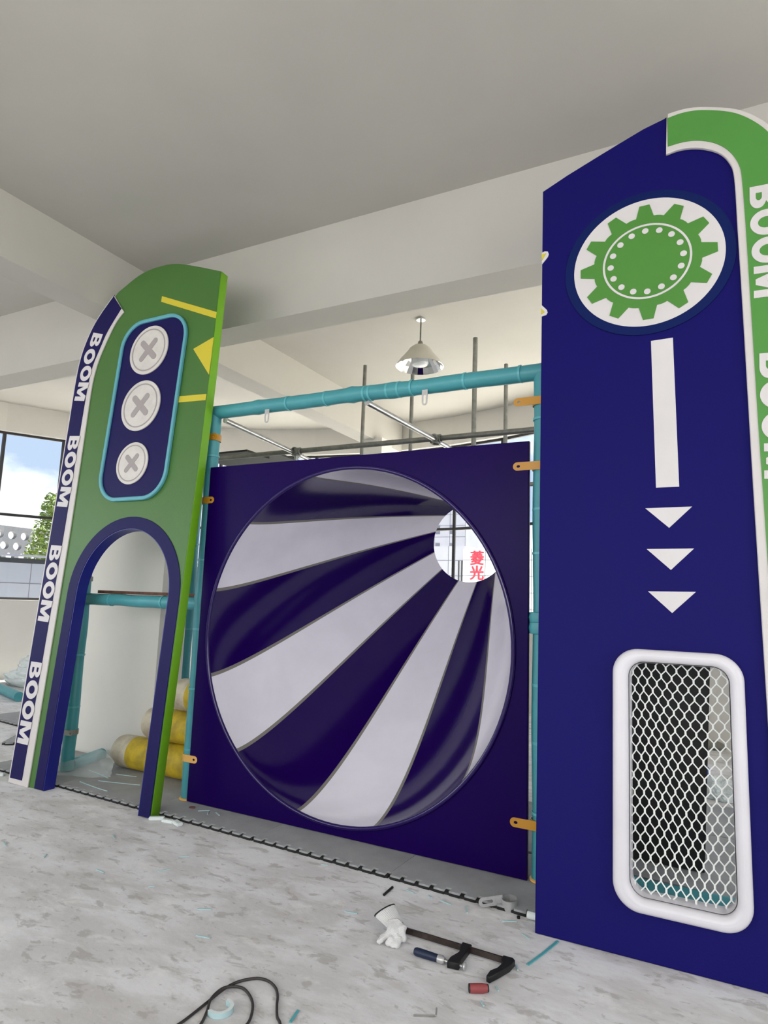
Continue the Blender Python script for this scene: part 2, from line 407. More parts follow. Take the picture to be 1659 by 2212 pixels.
def ucl(v):
    K = [(0, .103), (.9, .101), (1.8, .094), (2.8, .082), (3.1, .074), (3.3, .078), (3.5, .092), (3.62, .112), (3.8, .17)]
    for (a, b), (c, d) in zip(K, K[1:]):
        if a <= v <= c: return b+(d-b)*(v-a)/(c-a)
    return .2
tl = lambda v: -1 if v < 1 else (-3 if v < 2 else (-5 if v < 3 else (-8 if v < 3.5 else -16)))
for vt in (.918, 1.857, 2.805, 3.745):
    obj('lettering', boom(wordpath(vt, .134, ucl, tl), .134, .003, .016), 'letter_white', AB, label='white word reading BOOM down the strip')
# pill panel with three buttons
PN = obj('button_panel', flat([rrect(.512, 1.206, 2.236, 3.738, .2)], .014, 0), 'vinyl_navy_dark', AB, label='navy rounded panel')
obj('panel_border', flat([rrect(.482, 1.232, 2.204, 3.77, .23), rrect(.512, 1.206, 2.236, 3.738, .2)[::-1]], .03, 0, .008), 'border_teal', PN, label='teal rounded border')
def cross(cx, cy, ax, r, w):
    L_ = []
    for a, ln in ax:
        d = Vector((cos(R(a)), sin(R(a)))); n = Vector((-d.y, d.x)); c = Vector((cx, cy)); pts = []
        for k in range(9): t = R(-90+180*k/8); pts.append(tuple(c+d*(ln/2-w/2+w/2*cos(t))+n*(w/2*sin(t))))
        for k in range(9): t = R(90+180*k/8); pts.append(tuple(c+d*(-(ln/2-w/2)+w/2*cos(t))+n*(w/2*sin(t))))
        L_.append(pts)
    return L_
for (bx, by, br, cxx) in ((.830, 3.478, .214, 1), (.835, 2.994, .215, 1), (.839, 2.510, .173, .78)):
    b = obj('button', flat([circ(bx, by, br)], .012, .014, .003), 'button_white', PN, label='round off-white button with a cross')
    bm = bmesh.new(); lp = cross(bx, by, ((-42, .255*cxx), (48, .245*cxx)), 0, .052*cxx)
    me2 = flat([lp[0]], .0025, .026); bm.from_mesh(me2); me3 = flat([lp[1]], .0028, .026); bm.from_mesh(me3)
    me4 = flat([circ(bx, by, br*.87), circ(bx, by, br*.82)[::-1]], .002, .026); bm.from_mesh(me4)
    obj('button_cross', bm, 'button_grey', PN, label='grey stitched cross and ring')
for l in ([(.864, 3.969), (1.503, 3.702), (1.503, 3.648), (.865, 3.917)], [(1.309, 3.420), (1.508, 3.488), (1.512, 3.175)], [(1.232, 3.033), (1.512, 3.018), (1.512, 2.968), (1.232, 2.981)]):
    obj('yellow_sticker', flat([l], .003, 0), 'sticker_yellow', AB)

# ------------------------------------------------------------------ sign-board with the gear (right)
GB = thing('gear_signboard', 'tall navy padded board with a green gear, white arrows and a netted window', 'play panel', (-.838, 3.216, 0), (R(-5), 0, R(1)))
TB = .1
gout = smoothpath([(.629, 4.233), (.72, 4.236), (.82, 4.212), (.98, 4.135), (1.10, 4.010), (1.17, 3.86), (1.197, 3.70), (1.20, 3.4)], 6)
body = [(0, .002), (-.02, 1.6), (-.052, 3.951), (.088, 4.020), (.255, 4.092), (.374, 4.142), (.507, 4.196), (.609, 4.224)]+[tuple(p) for p in gout]+[(1.205, 2), (1.21, .002)]
win_in = rrect(.415, .836, .255, 1.262, .065, 10)
me = flat([body, win_in[::-1]], TB, 0, .006)
for v in me.vertices: v.co.y += TB
obj('padded_board', me, 'vinyl_navy', GB)
wl = smoothpath([(.622, 3.977), (.694, 3.986), (.783, 3.966), (.870, 3.912), (.919, 3.840), (.941, 3.739), (.946, 3.436), (.952, 2.972), (.957, 2.45), (.962, 1.98), (.972, 1.24), (.98, .6), (.99, .004)], 5)
gpath = [tuple(p) for p in gout]+[(1.205, 2), (1.21, .004)]
whb = [(.622, 3.977), (.629, 4.232)]+gpath+[tuple(p) for p in wl[::-1]][:-1]
obj('border_strip', flat([whb], .02, 0, .005), 'vinyl_white', GB, label='white border of the green strip')
gl = smoothpath([(.632, 4.020), (.713, 4.023), (.793, 4.004), (.871, 3.957), (.929, 3.887), (.966, 3.797), (.976, 3.697), (.982, 3.427), (.988, 2.917), (.993, 2.439), (1.000, 1.981), (1.01, 1.24), (1.02, .03)], 5)
gup = smoothpath([(.634, 4.201), (.72, 4.208), (.82, 4.186), (.963, 4.114), (1.078, 3.99), (1.145, 3.85), (1.172, 3.70), (1.176, 3.4), (1.18, 2), (1.185, .03)], 5)
obj('lettered_strip', flat([[tuple(p) for p in gup]+[tuple(p) for p in gl[::-1]]], .004, .02), 'band_green', GB, label='green strip curling over the right edge')
for vt in (3.648, 2.735, 1.80, .90):
    obj('lettering', boom([(1.079-.005*(vt > 3), v, -2) for _, v, _ in wordpath(vt, .134, lambda v: 0, lambda v: 0)], .134, .003, .024), 'letter_white', GB, label='white word reading BOOM down the green strip')
GC = (.5149, 3.3544)
EM = obj('gear_emblem', flat([circ(*GC, .376, 90)], .004, .003), 'letter_white', GB, label='white disc')
obj('emblem_ring', flat([circ(*GC, .424, 90), circ(*GC, .376, 90)[::-1]], .004, .002), 'ring_blue', EM)
g = []
for k in range(12):
    a = 1+30*k
    for da, r in ((-9.5, .270), (-4.3, .341), (4.3, .341), (9.5, .270)):
        g.append((GC[0]+r*cos(R(a+da)), GC[1]+r*sin(R(a+da))))
    g += [(GC[0]+.272*cos(R(a+d)), GC[1]+.272*sin(R(a+d))) for d in (13, 17)]
obj('gear', flat([g], .003, .007), 'gear_green', EM, label='green twelve-toothed gear')
rb = bmesh.new(); rb.from_mesh(flat([circ(*GC, .222, 90), circ(*GC, .211, 90)[::-1]], .003, .0095))
for k in range(16):
    a = R(1+22.5*k); rb.from_mesh(flat([circ(GC[0]+.181*cos(a), GC[1]+.181*sin(a), .0165, 20)], .003, .0095))
obj('dotted_ring', rb, 'letter_white', EM, label='white ring with sixteen white dots')
obj('white_bar', flat([[(.532, 2.891), (.636, 2.893), (.650, 2.104), (.546, 2.104)]], .003, 0), 'letter_white', GB)
for l in ([(.496, 2.001), (.704, 2.003), (.602, 1.901)], [(.500, 1.798), (.708, 1.800), (.606, 1.697)], [(.504, 1.593), (.711, 1.596), (.608, 1.494)]):
    obj('arrow_triangle', flat([l], .003, 0), 'letter_white', GB, label='white triangle pointing down')
for l, m_, z in (([(-.047, 3.540), (-.030, 3.545), (-.013, 3.54), (-.007, 3.522), (-.012, 3.505), (-.046, 3.462)], 'letter_white', 0), ([(-.047, 3.527), (-.022, 3.530), (-.046, 3.487)], 'sticker_yellow', .003),
                 ([(-.043, 3.207), (-.010, 3.168), (-.006, 3.152), (-.014, 3.138), (-.042, 3.133)], 'letter_white', 0), ([(-.043, 3.185), (-.022, 3.156), (-.042, 3.146)], 'sticker_yellow', .003)):
    obj('edge_sticker', flat([l], .003, z), m_, GB)
obj('window_surround', flat([rrect(.346, .893, .196, 1.319, .115, 12), rrect(.415, .836, .255, 1.262, .07, 12)[::-1]], .07, -.02, .026, bres=5), 'frame_white', GB, smooth=True, label='white padded window surround')
ln_ = bmesh.new()
rr = rrect(.418, .833, .258, 1.259, .066, 10); r2 = rrect(.412, .839, .252, 1.265, .07, 10)
ra = [[ln_.verts.new((u, y, v)) for u, v in l] for l in (rr, r2) for y in (-.01, TB+.004)]
for k in range(len(rr)):
    j = (k+1) % len(rr)
    ln_.faces.new((ra[0][k], ra[0][j], ra[1][j], ra[1][k])); ln_.faces.new((ra[2][j], ra[2][k], ra[3][k], ra[3][j])); ln_.faces.new((ra[1][k], ra[1][j], ra[3][j], ra[3][k]))
bmesh.ops.recalc_face_normals(ln_, faces=ln_.faces)
obj('window_lining', ln_, 'frame_white', GB)
# net
nb = bmesh.new(); dx, a_, b_ = .0425, .014, .0245
def nwarp(u, v):
    s = (v-.25)/1.0
    uu = u-.055*max(0, s-.35)**1.3-.012*sin(3*s+u*9); vv_ = v+.012*sin(u*14+1)-.03*(u-.6)*(1.2-s)
    return Vector((uu, TB*.62+.012*sin(5*v)*sin(8*u), vv_))
def inside(p): return .405 < p.x < .846 and .245 < p.z < 1.272
def sgm(p, q, r):
    if inside(p) and inside(q): tube(nb, [p, q], r, 6, True)
for j in range(-2, 30):
    v0 = .23+j*(a_+b_)
    for i in range(-3, 16):
        u0 = .40+i*dx+(dx/2 if j % 2 else 0)
        sgm(nwarp(u0, v0), nwarp(u0, v0+a_), .0046)
        for s in (-1, 1): sgm(nwarp(u0, v0+a_), nwarp(u0+s*dx/2, v0+a_+b_), .0030)
obj('safety_net', nb, 'net_white', GB, smooth=True, label='white hexagonal net')

# ------------------------------------------------------------------ purple tunnel mouth
TU = thing('tunnel_slide', 'glossy purple square panel with a striped white and purple funnel tunnel', 'tunnel', (-2.237, 3.70, 0))
X0, Z0, R0 = 0.0, 1.2331, 1.1361
YE = 5.4981; LY = YE-3.702
XE, ZE, RE = -.3692*YE+2.2371, 1.5+.0973*YE, .06368*YE
PRr, PZ, PCx, TW = 1.7892, 1.5049, 3.016, -.0462
NT_, NA = 60, 360
def spt(t, deg):
    g_ = t**PRr; r = R0+(RE-R0)*g_; a = R(deg)+TW*t
    return Vector((X0+(XE-X0)*t**PCx+r*cos(a), LY*t, Z0+(ZE-Z0)*t**PZ+r*sin(a)))
bm = bmesh.new()
angs = []
for k in range(12):
    b0 = 105.3+30*k; white_ = k % 2 == 1
    # stripe from b0 to b0+30 : whites carry grey seams on both borders
    w_ = (1.5 if white_ else 0)
    cuts = ([(b0, 'seam'), (b0+1.3, 'white')]+[(b0+1.3+27.4*j/9, 'white') for j in range(1, 9)]+[(b0+28.7, 'seam')]) if white_ else [(b0+30*j/10, 'purple') for j in range(10)]
    angs += cuts
rings = [[bm.verts.new(spt(j/NT_, a)) for a, _ in angs] for j in range(NT_+1)]
mi = {'purple': 0, 'white': 1, 'seam': 2}
for j in range(NT_):
    for k in range(len(angs)):
        k2 = (k+1) % len(angs)
        bm.faces.new((rings[j][k2], rings[j][k], rings[j+1][k], rings[j+1][k2])).material_index = mi[angs[k][1]]
obj('funnel', bm, ['tunnel_purple', 'tunnel_white', 'tunnel_seam'], TU, smooth=True, label='striped funnel narrowing to a far opening')
# shell thickness (outside of the funnel), rim at the far end
bm = bmesh.new(); ro = []
for j in range(0, NT_+1, 3):
    t = j/NT_; c = spt(t, 0)+spt(t, 180); c = c*.5
    ro.append([bm.verts.new(c+(spt(t, 360*k/72)-c)*1.03+Vector((0, .006 if j == NT_ else 0, 0))) for k in range(72)])
for a, b in zip(ro, ro[1:]):
    for k in range(72): bm.faces.new((a[k], a[(k+1) % 72], b[(k+1) % 72], b[k]))
inn = [bm.verts.new(spt(1, 360*k/72)) for k in range(72)]
for k in range(72): bm.faces.new((ro[-1][k], ro[-1][(k+1) % 72], inn[(k+1) % 72], inn[k]))
obj('funnel_shell', bm, 'panel_purple', TU, smooth=True)
lip = bmesh.new(); RR = []
for k in range(120):
    a = 2*pi*k/120; RR.append([lip.verts.new(((R0+.010+.014*cos(2*pi*q/12))*cos(a), -.004+.012*sin(2*pi*q/12), Z0+(R0+.010+.014*cos(2*pi*q/12))*sin(a))) for q in range(12)])
for k in range(120):
    for q in range(12): lip.faces.new((RR[k][q], RR[(k+1) % 120][q], RR[(k+1) % 120][(q+1) % 12], RR[k][(q+1) % 12]))
obj('rolled_lip', lip, 'tunnel_purple', TU, smooth=True)
me = flat([[(-1.238, .028), (-1.238, 2.462), (1.228, 2.462), (1.228, .028)], circ(0, Z0, R0+.006, 180)[::-1]], .035, -.035, .004)
obj('front_panel', me, 'panel_purple', TU)

# ------------------------------------------------------------------ pipe frame
PF = thing('pipe_frame', 'teal foam-wrapped pipe frame with bare steel pipes behind the purple panel', 'play frame', (-2.2, 3.75, 0))
off = Vector((-2.2, 3.75, 0))
def foam(name, a, b, r, bands=(), seed=0, bulge=()):
    a = Vector(a)-off; b = Vector(b)-off; n = 60; L_ = (b-a).length; pts = []; rad = []
    up = Vector((noise.noise((seed, 0, 0)), noise.noise((0, seed, 0)), 0))
    for i in range(n+1):
        t = i/n; pts.append(a.lerp(b, t)+Vector((noise.noise((t*5+seed, 1, 2)), noise.noise((t*5+seed, 7, 2)), noise.noise((t*5+seed, 7, 9))))*.006)
        rr_ = r*(1+.045*noise.noise((t*L_*5, seed, 3)))
        for bt, bh in bulge: rr_ += bh*math.exp(-((t-bt)/.012)**2)
        rad.append(rr_)
    o = obj(name, tubem(pts, rad, 24), 'foam_teal', PF, smooth=True, label='teal foam sleeve')
    d = (b-a).normalized()
    for t in bands:
        c = a.lerp(b, t); obj('tape_band', lathem([(r*1.0, -.008), (r*1.075, -.007), (r*1.075, .007), (r*1.0, .008)], 24, axisM(c, c+d)), 'tape_teal', o, smooth=True)
    return o
XL, XRp, YP, ZB = -3.515, -.945, 3.755, 2.905
foam('post', (XL, YP, .03), (XL, YP, ZB+.0), .05, (.12, .27, .42, .6, .75, .88), 1, ((.5, .006),))
foam('post', (XRp, YP, .03), (XRp, YP, ZB-.02), .051, (.12, .25, .36, .62, .71, .80, .90), 2)
foam('post', (-4.845, YP, .03), (-4.845, YP, 1.72), .052, (.3, .55, .85), 3)
foam('post', (-4.845, 5.0, .0), (-4.845, 5.0, 2.86), .05, (.2, .4, .7), 4)
foam('top_beam', (XL-.12, YP, ZB+.008), (XRp+.06, YP, ZB-.008), .052, (.20, .30, .42, .535, .55, .60, .63, .665, .80, .93), 5, ((.2, .006), (.50, .008), (.61, .006)))
foam('cross_beam', (-4.82, YP, 1.425), (XL, YP, 1.425), .048, (.25, .7), 6)
foam('floor_beam', (-4.86, YP+.05, .055), (-4.98, 4.20, .055), .05, (), 7)
foam('floor_beam', (-.88, 3.86, .055), (1.15, 3.90, .055), .048, (.2, .5), 8)
foam('side_beam', (-3.60, 3.80, 2.45), (-3.62, 4.9, 2.47), .045, (.3,), 12)
def steel(name, pts, r, m='steel'):
    return obj(name, tubem([Vector(p)-off for p in pts], r, 16), m, PF, smooth=True, label='bare steel pipe')
steel('steel_pipe', [(-3.41, YP, 2.84), (-3.62, 4.95, 2.868), (-3.80, 6.1, 2.868)], .021)
steel('steel_pipe', [(-2.15, YP, 2.84), (-2.155, 4.95, 2.865), (-2.16, 6.1, 2.865)], .021)
steel('steel_pipe', [(-4.6, 4.99, 2.885), (-.95, 4.99, 2.885)], .024, 'steel_dull')
steel('steel_pipe', [(-3.59, 4.96, 2.85), (-3.59, 4.96, 1.9)], .021)
steel('steel_pipe', [(-4.6, 5.8, 2.6), (-.6, 5.8, 2.6)], .02, 'steel_dull')
steel('upright_pole', [(-2.121, 5.8, 2.6), (-2.121, 5.8, 4.093)], .0235, 'steel_dull')
steel('upright_pole', [(-4.058, 7, .0), (-4.058, 7, 4.50)], .0245, 'steel_dull')
steel('upright_pole', [(-3.374, 7, .0), (-3.374, 7, 4.30)], .0235, 'steel_dull')
steel('upright_pole', [(-2.180, 7, .0), (-2.180, 7, 4.25)], .0235, 'steel_dull')
def clampj(c):
    c = Vector(c)-off; bm = bmesh.new()
    for d in (Vector((1, 0, 0)), Vector((0, 1, .02)), Vector((0, 0, -1))):
        lathe(bm, [(.026, -.045 if d.z > -1 else .0), (.037, -.045 if d.z > -1 else .0), (.037, -.03), (.033, 0), (.037, .03), (.037, .045), (.026, .045)], 20, axisM(c, c+d))
    obj('pipe_clamp', bm, 'steel_dull', PF, smooth=True, label='steel clamp joint')
clampj((-3.595, 4.965, 2.875)); clampj((-2.155, 4.965, 2.875))
# bent hanging tabs with a slot under the top beam
def slot_tab(w, l, sw, s0, s1, n=10):
    o_ = [(-w/2, 0), (w/2, 0)]+arc(0, -l+w/2, w/2, w/2, 0, -180, n)
    h_ = arc(0, -s0, sw/2, sw/2, 180, 0, n)+arc(0, -s1, sw/2, sw/2, 0, -180, n)
    return o_, h_
for x, zz in ((-2.978, 2.872), (-1.70, 2.865)):
    o_, h_ = slot_tab(.040, .105, .018, .045, .085)
    me = flat([o_, h_[::-1]], .004, 0)
    for v in me.vertices: v.co += Vector((x+2.2, -.03, zz))
    obj('hanging_tab', me, 'zinc', PF, label='grey slotted steel tab')
def bracket(x, z, sgn, m, y=YP, r=.054, ln=.105, hh=.025):
    """strap round a post with a flat tab to one side (sgn)"""
    bm = bmesh.new(); c = Vector((x, y, z))-off
    lathe(bm, [(r, -hh), (r+.004, -hh), (r+.004, hh), (r, hh)], 28, Matrix.Translation(c), closed=True)
    L0 = arc(ln+r-hh, 0, hh, hh, -90, 90, 10)
    tab = [(0, hh), (0, -hh)]+L0
    sl = arc(ln+r-hh*1.3, 0, .011, .008, 0, 340, 12)
    me = flat([tab, sl[::-1]], .004, 0); bm.from_mesh(me)
    nv = len(me.vertices); bm.verts.ensure_lookup_table()
    for v in list(bm.verts)[-nv:]:
        v.co = Vector((v.co.x*sgn, v.co.y-r+.001, v.co.z))+c
    bmesh.ops.recalc_face_normals(bm, faces=bm.faces)
    obj('strap_bracket', bm, m, PF, label='amber slotted strap bracket' if 'amber' in m else 'steel strap bracket')
bracket(XRp, 2.705, -1, 'amber_plastic'); bracket(XRp, 2.312, -1, 'amber_plastic'); bracket(XRp, .316, -1, 'amber_plastic')
bracket(XL, 2.705, 1, 'amber_plastic', ln=.03); bracket(XL, 2.208, 1, 'amber_plastic', ln=.045); bracket(XL, .318, 1, 'amber_strap', ln=.06)
bracket(-4.845, 1.593, 1, 'steel_dull', r=.056, ln=.04, hh=.02); bracket(-4.845, .336, 1, 'steel_dull', r=.056, ln=.04, hh=.02)
for z_, hh in ((1.435, .03), (1.375, .034)):
    c = Vector((XRp-.003, YP-.008, z_))-off
    obj('strap_joint', lathem([(.05, -hh), (.064, -hh*.9), (.07, 0), (.064, hh*.9), (.05, hh)], 24, Matrix.Translation(c)), 'foam_teal', PF, smooth=True, label='bulging teal sleeve joint')
for x in (XL, XRp):
    c = Vector((x, YP, .026))-off
    obj('base_ring', lathem([(0, 0), (.062, 0), (.062, .008), (.05, .012), (0, .012)], 28, Matrix.Translation(c)), 'amber_strap', PF, smooth=True, label='amber ring at the post foot')

wd_ = tag(obj('wooden_strip', boxm(-.56, .56, -.018, .018, -.012, .012), 'wood_brown'), 'brown wooden strip lying along the teal cross beam inside the arch', 'plank')
wd_.location = (-4.10, 3.76, 1.488)
for i, (x0, x1, y0, y1, z, lb) in enumerate(((-5.1, -4.22, 4.99, 5.35, 2.93, 'dark flat sheet lying on the steel pipes behind the green board'), (-5.0, -4.05, 5.30, 5.75, 2.95, 'thin dark sheet with a brown edge, the farther one on the steel pipes'))):
    tag(obj('dark_sheet', boxm(x0, x1, y0, y1, z, z+.02), 'black_sheet'), lb, 'sheet')

# rolls
for i, (xa, y, z, r, wx, lb) in enumerate(((-4.64, 4.110, .156, .131, .19, 'yellow padded roll with a dirty white end, lowest on the mats'), (-4.33, 4.125, .418, .130, .15, 'yellow padded roll with a white end, middle one of the stack'), (-4.03, 4.118, .678, .128, .17, 'cream-ended padded roll, topmost of the stack'))):
    t = thing('padded_roll', lb, 'padded roll', (xa, y, z), group='stacked padded rolls')
    L_ = -3.66-xa
    prof = lambda x: r*(1-.25*max(0, 1-x/.035)**2)
    pts = [(.0, .0), (r*.72, 0), (r*.93, .014), (r, .045), (r, wx)]
    Mx = Matrix.Rotation(R(90), 4, 'Y')
    obj('roll_end', lathem([(max(a, .001), b) for a, b in pts], 40, Mx), 'pad_white', t, smooth=True, label='white vinyl end')
    obj('roll_body', lathem([(r*1.004, wx), (r*1.004, L_), (r*.8, L_+.02), (.001, L_+.02)], 40, Mx), 'pad_yellow', t, smooth=True, label='yellow vinyl body')

# black board behind the net
bb = thing('black_board', 'black upright board standing on the mats behind the netted window', 'board', (-.45, 4.36, .03))
me = boxm(-.50, .285, 0, .05, 0, 1.9)
for v in me.verts: v.co.x += v.co.z*.052
obj('board_face', me, 'black_board', bb)

# ------------------------------------------------------------------ mats
def mat_tile(w, d, teeth_front=True, teeth_left=False, pitch=.085):
    """grey top with jigsaw teeth at the front edge over a black lower layer"""
    lo = [(0, .012)]
    if teeth_front:
        n = max(1, int(w/pitch)); p = w/n; lo = []
        for k in range(n):
            x = k*p; lo += [(x, .036), (x+p*.17, .036), (x+p*.11, 0), (x+p*.80, 0), (x+p*.74, .036)]
        lo.append((w, .036))
    else: lo = [(0, 0), (w, 0)]
    lt = [(0, d)]
    if teeth_left:
        n = max(1, int(d/pitch)); p = d/n; lt = []
        for k in range(n): y = d-k*p; lt += [(0, y), (0, y-p*.14), (-.024, y-p*.06), (-.024, y-p*.8), (0, y-p*.72)]
    top = lo+[(w, d)]+lt
    bm = bmesh.new(); bm.from_mesh(flat([top], .010, .014, upright=False)); nf = len(bm.faces)
    me = flat([top], .014, 0, upright=False); bm.from_mesh(me); bm.faces.ensure_lookup_table()
    for f in list(bm.faces)[nf:]: f.material_index = 1
    box(bm, .004, w-.004, .004, d-.004, .0005, .0135, 1)
    return bm
k_ang = R(-1.9)
def matrow(x0, y0, w, d, front, group, labs):
    base = None
    for k, lab in labs:
        if base is None:
            base = obj('foam_mat', mat_tile(w-.004, d-.004, front), ['mat_grey', 'mat_black']); o = base
        else:
            o = base.copy(); COL.objects.link(o)
        tag(o, lab, 'floor mat', group)
        o.location = (x0+k*w*cos(k_ang), y0+k*w*sin(k_ang), 0); o.rotation_euler = (0, 0, k_ang)
matrow(-5.52, 3.505, .96, .75, True, 'front row of grey mats', (
    (0, 'grey foam mat under the lettered left leg of the green arch board'),
    (1, 'grey foam mat inside the arch, under the yellow rolls'),
    (2, 'grey foam mat under the left foam-wrapped post and purple panel corner'),
    (3, 'grey foam mat in front of the middle of the purple panel'),
    (4, 'grey foam mat beside the ring bracket, under the right end of the purple panel'),
    (5, 'grey foam mat seen through the net in front of the black board')))
matrow(-4.40, 4.25, .96, 1.0, False, 'second row of grey mats', (
    (3, 'grey foam mat behind the right end of the purple panel'), (4, 'grey foam mat under the black board behind the net')))
matrow(-4.40, 5.26, .96, .78, False, None, ((4, 'grey foam mat farthest back seen through the net, beyond the black board'),))
o = tag(obj('foam_mat', mat_tile(.9, .9, True), ['mat_grey', 'mat_black']), 'loose grey foam mat far left, farther back by the wall', 'floor mat'); o.location = (-7.62, 4.74, 0); o.rotation_euler = (0, 0, R(-6))
o = tag(obj('foam_mat', mat_tile(.5, .46, True, True), ['mat_grey', 'mat_black']), 'small loose grey mat piece with a black toothed corner pointing forward', 'floor mat'); o.location = (-6.17, 4.06, 0); o.rotation_euler = (0, 0, R(38))

# ------------------------------------------------------------------ pendant lamp
PL_ = thing('pendant_lamp', 'dome pendant lamp with mirrored inside hanging beyond the ceiling beam', 'lamp', (-2.925, 6.241, ZC))
obj('canopy', lathem([(.001, -.02), (.05, -.02), (.05, 0), (.001, 0)], 24), 'chrome', PL_, smooth=True)
obj('rod', tubem([(0, 0, -.01), (0, 0, -.275)], .009, 12), 'steel_dull', PL_, smooth=True)
obj('socket', lathem([(.001, -.265), (.022, -.265), (.028, -.285), (.033, -.31), (.033, -.325), (.001, -.325)], 20), 'steel_dull', PL_, smooth=True)
so = [(.05, -.315), (.078, -.322), (.092, -.335), (.116, -.352), (.142, -.392), (.176, -.436), (.216, -.484), (.255, -.54), (.265, -.556)]
obj('lamp_shade', lathem([(.001, -.313)]+so, 56), 'shade_cream', PL_, smooth=True, label='cream outer shade')
obj('reflector', lathem([(.001, -.335), (.088, -.345), (.112, -.362), (.138, -.402), (.172, -.446), (.212, -.494), (.250, -.545), (.260, -.558), (.266, -.556)], 24), 'chrome', PL_, label='mirrored inner reflector')
obj('lens', lathem([(.001, -.552), (.045, -.55), (.082, -.54), (.095, -.52), (.092, -.37)], 32), 'lens_white', PL_, smooth=True, label='round white lens')

# ------------------------------------------------------------------ floor items
def blob(parts, vox=.006, sm=6, disp=0, seed=0):
    bm = bmesh.new()
    for p in parts:
        if p[0] == 'e':
            _, c, s, rz = p; m = Matrix.Translation(c) @ Matrix.Rotation(rz, 4, 'Z') @ Matrix.Diagonal((*s, 1))
            bmesh.ops.create_icosphere(bm, subdivisions=3, radius=1, matrix=m)
        else:
            _, pts, rad = p; tube(bm, pts, rad, 12)
            for q, r_ in ((pts[0], rad[0]), (pts[-1], rad[-1])): bmesh.ops.create_icosphere(bm, subdivisions=2, radius=r_, matrix=Matrix.Translation(q))
    me = bpy.data.meshes.new('b'); bm.to_mesh(me); bm.free(); o = bpy.data.objects.new('b', me); COL.objects.link(o)
    m = o.modifiers.new('r', 'REMESH'); m.mode = 'VOXEL'; m.voxel_size = vox
    m = o.modifiers.new('s', 'SMOOTH'); m.iterations = sm; m.factor = .5
    bpy.context.view_layer.update(); r = bpy.data.meshes.new_from_object(o.evaluated_get(bpy.context.evaluated_depsgraph_get()))
    bpy.data.objects.remove(o); bpy.data.meshes.remove(me)
    if disp:
        for v in r.vertices: v.co += v.normal*disp*noise.noise(v.co*38+Vector((seed, 0, 0)))
    return r
GL = thing('work_glove', 'crumpled white knitted work glove with a black hem, lying on the concrete', 'glove', (-1.37, 2.84, 0))
gp = [('t', [Vector((-.01, .03, .035)), Vector((.0, .0, .04)), Vector((.005, -.03, .032))], [.032, .043, .034]),
      ('t', [Vector((.0, .0, .04)), Vector((.035, -.01, .045)), Vector((.05, -.03, .02))], [.028, .026, .016]),
      ('t', [Vector((-.01, -.03, .03)), Vector((-.03, -.065, .02)), Vector((-.034, -.09, .012))], [.02, .015, .0125]),
      ('t', [Vector((.01, -.045, .03)), Vector((.012, -.07, .022)), Vector((.004, -.078, .013))], [.018, .016, .014]),
      ('t', [Vector((.02, -.02, .03)), Vector((.045, -.05, .022)), Vector((.046, -.075, .012))], [.018, .014, .0125]),
      ('t', [Vector((.0, -.02, .02)), Vector((.025, -.055, .016)), Vector((.028, -.082, .012))], [.018, .014, .0125]),
      ('t', [Vector((-.01, -.01, .04)), Vector((.015, -.03, .05)), Vector((.03, -.05, .034))], [.02, .016, .012])]
obj('glove_hand', blob(gp, .0035, 4, .006), 'glove_knit', GL, smooth=True, label='white knitted palm and fingers')
cf = bmesh.new(); c0 = Vector((-.012, .028, .04)); c1 = c0+Vector((-.074, .030, .034)); dd = (c1-c0).normalized(); uu = Vector((.45, .80, .15)); uu = (uu-dd*uu.dot(dd)).normalized(); ww = dd.cross(uu)
def cuff(bm, t0, t1, n, s):
    rs = []
    for j in range(n+1):
        t = t0+(t1-t0)*j/n; c = c0.lerp(c1, t); wu = (.036+.020*t)*s; wv = (.024-.006*t)*s
        rs.append([bm.verts.new(c+uu*cos(2*pi*k/72)*wu*(1+.03*(k % 2))+ww*sin(2*pi*k/72)*wv*(1+.05*(k % 2))) for k in range(72)])
    for a, b in zip(rs, rs[1:]):
        for k in range(72): bm.faces.new((a[k], a[(k+1) % 72], b[(k+1) % 72], b[k]))
cuff(cf, -.15, .97, 8, 1); cuff(cf, .97, .2, 3, .93); obj('glove_cuff', cf, 'glove_knit', GL, label='white ribbed cuff')
cf = bmesh.new(); cuff(cf, .95, 1.03, 2, 1.03); cuff(cf, 1.03, .95, 2, .95); obj('cuff_hem', cf, 'glove_hem', GL, label='black hem')

CLp = thing('bar_clamp', 'black steel bar clamp with a dark blue handle lying beside the white glove', 'clamp', (-1.352, 2.893, 0), (0, 0, R(-.8)))
obj('clamp_bar', boxm(0, .475, -.004, .004, .006, .030), 'tool_bar', CLp)
me = flat([[(.462, .016), (.505, .018), (.517, .004), (.512, -.05), (.488, -.12), (.468, -.172), (.452, -.168), (.452, -.125), (.470, -.09), (.478, -.04), (.462, -.012)]], .026, .004, .004, upright=False)
obj('fixed_jaw', me, 'tool_black', CLp)
me = flat([[(.275, .022), (.318, .022), (.320, -.014), (.322, -.11), (.327, -.150), (.278, -.158), (.276, -.12), (.292, -.06), (.278, -.012)]], .028, .003, .004, upright=False)
obj('sliding_jaw', me, 'tool_black', CLp)
hc = Vector((0, -.136, .017))
obj('screw', tubem([hc+Vector((.20, 0, 0)), hc+Vector((.34, 0, 0))], .0065, 14), 'steel', CLp, smooth=True)
obj('swivel_pad', lathem([(.001, 0), (.016, 0), (.016, .006), (.008, .014), (.001, .014)], 24, axisM(hc+Vector((.352, 0, .002)), hc+Vector((.33, 0, .002)))), 'zinc', CLp, smooth=True)
obj('handle', lathem([(.001, 0), (.013, .001), (.0165, .01), (.0165, .05), (.0155, .09), (.0145, .118), (.001, .118)], 28, axisM(hc+Vector((.118, .0, 0)), hc+Vector((.24, 0, 0)))), 'handle_blue', CLp, smooth=True, label='dark blue wooden handle')
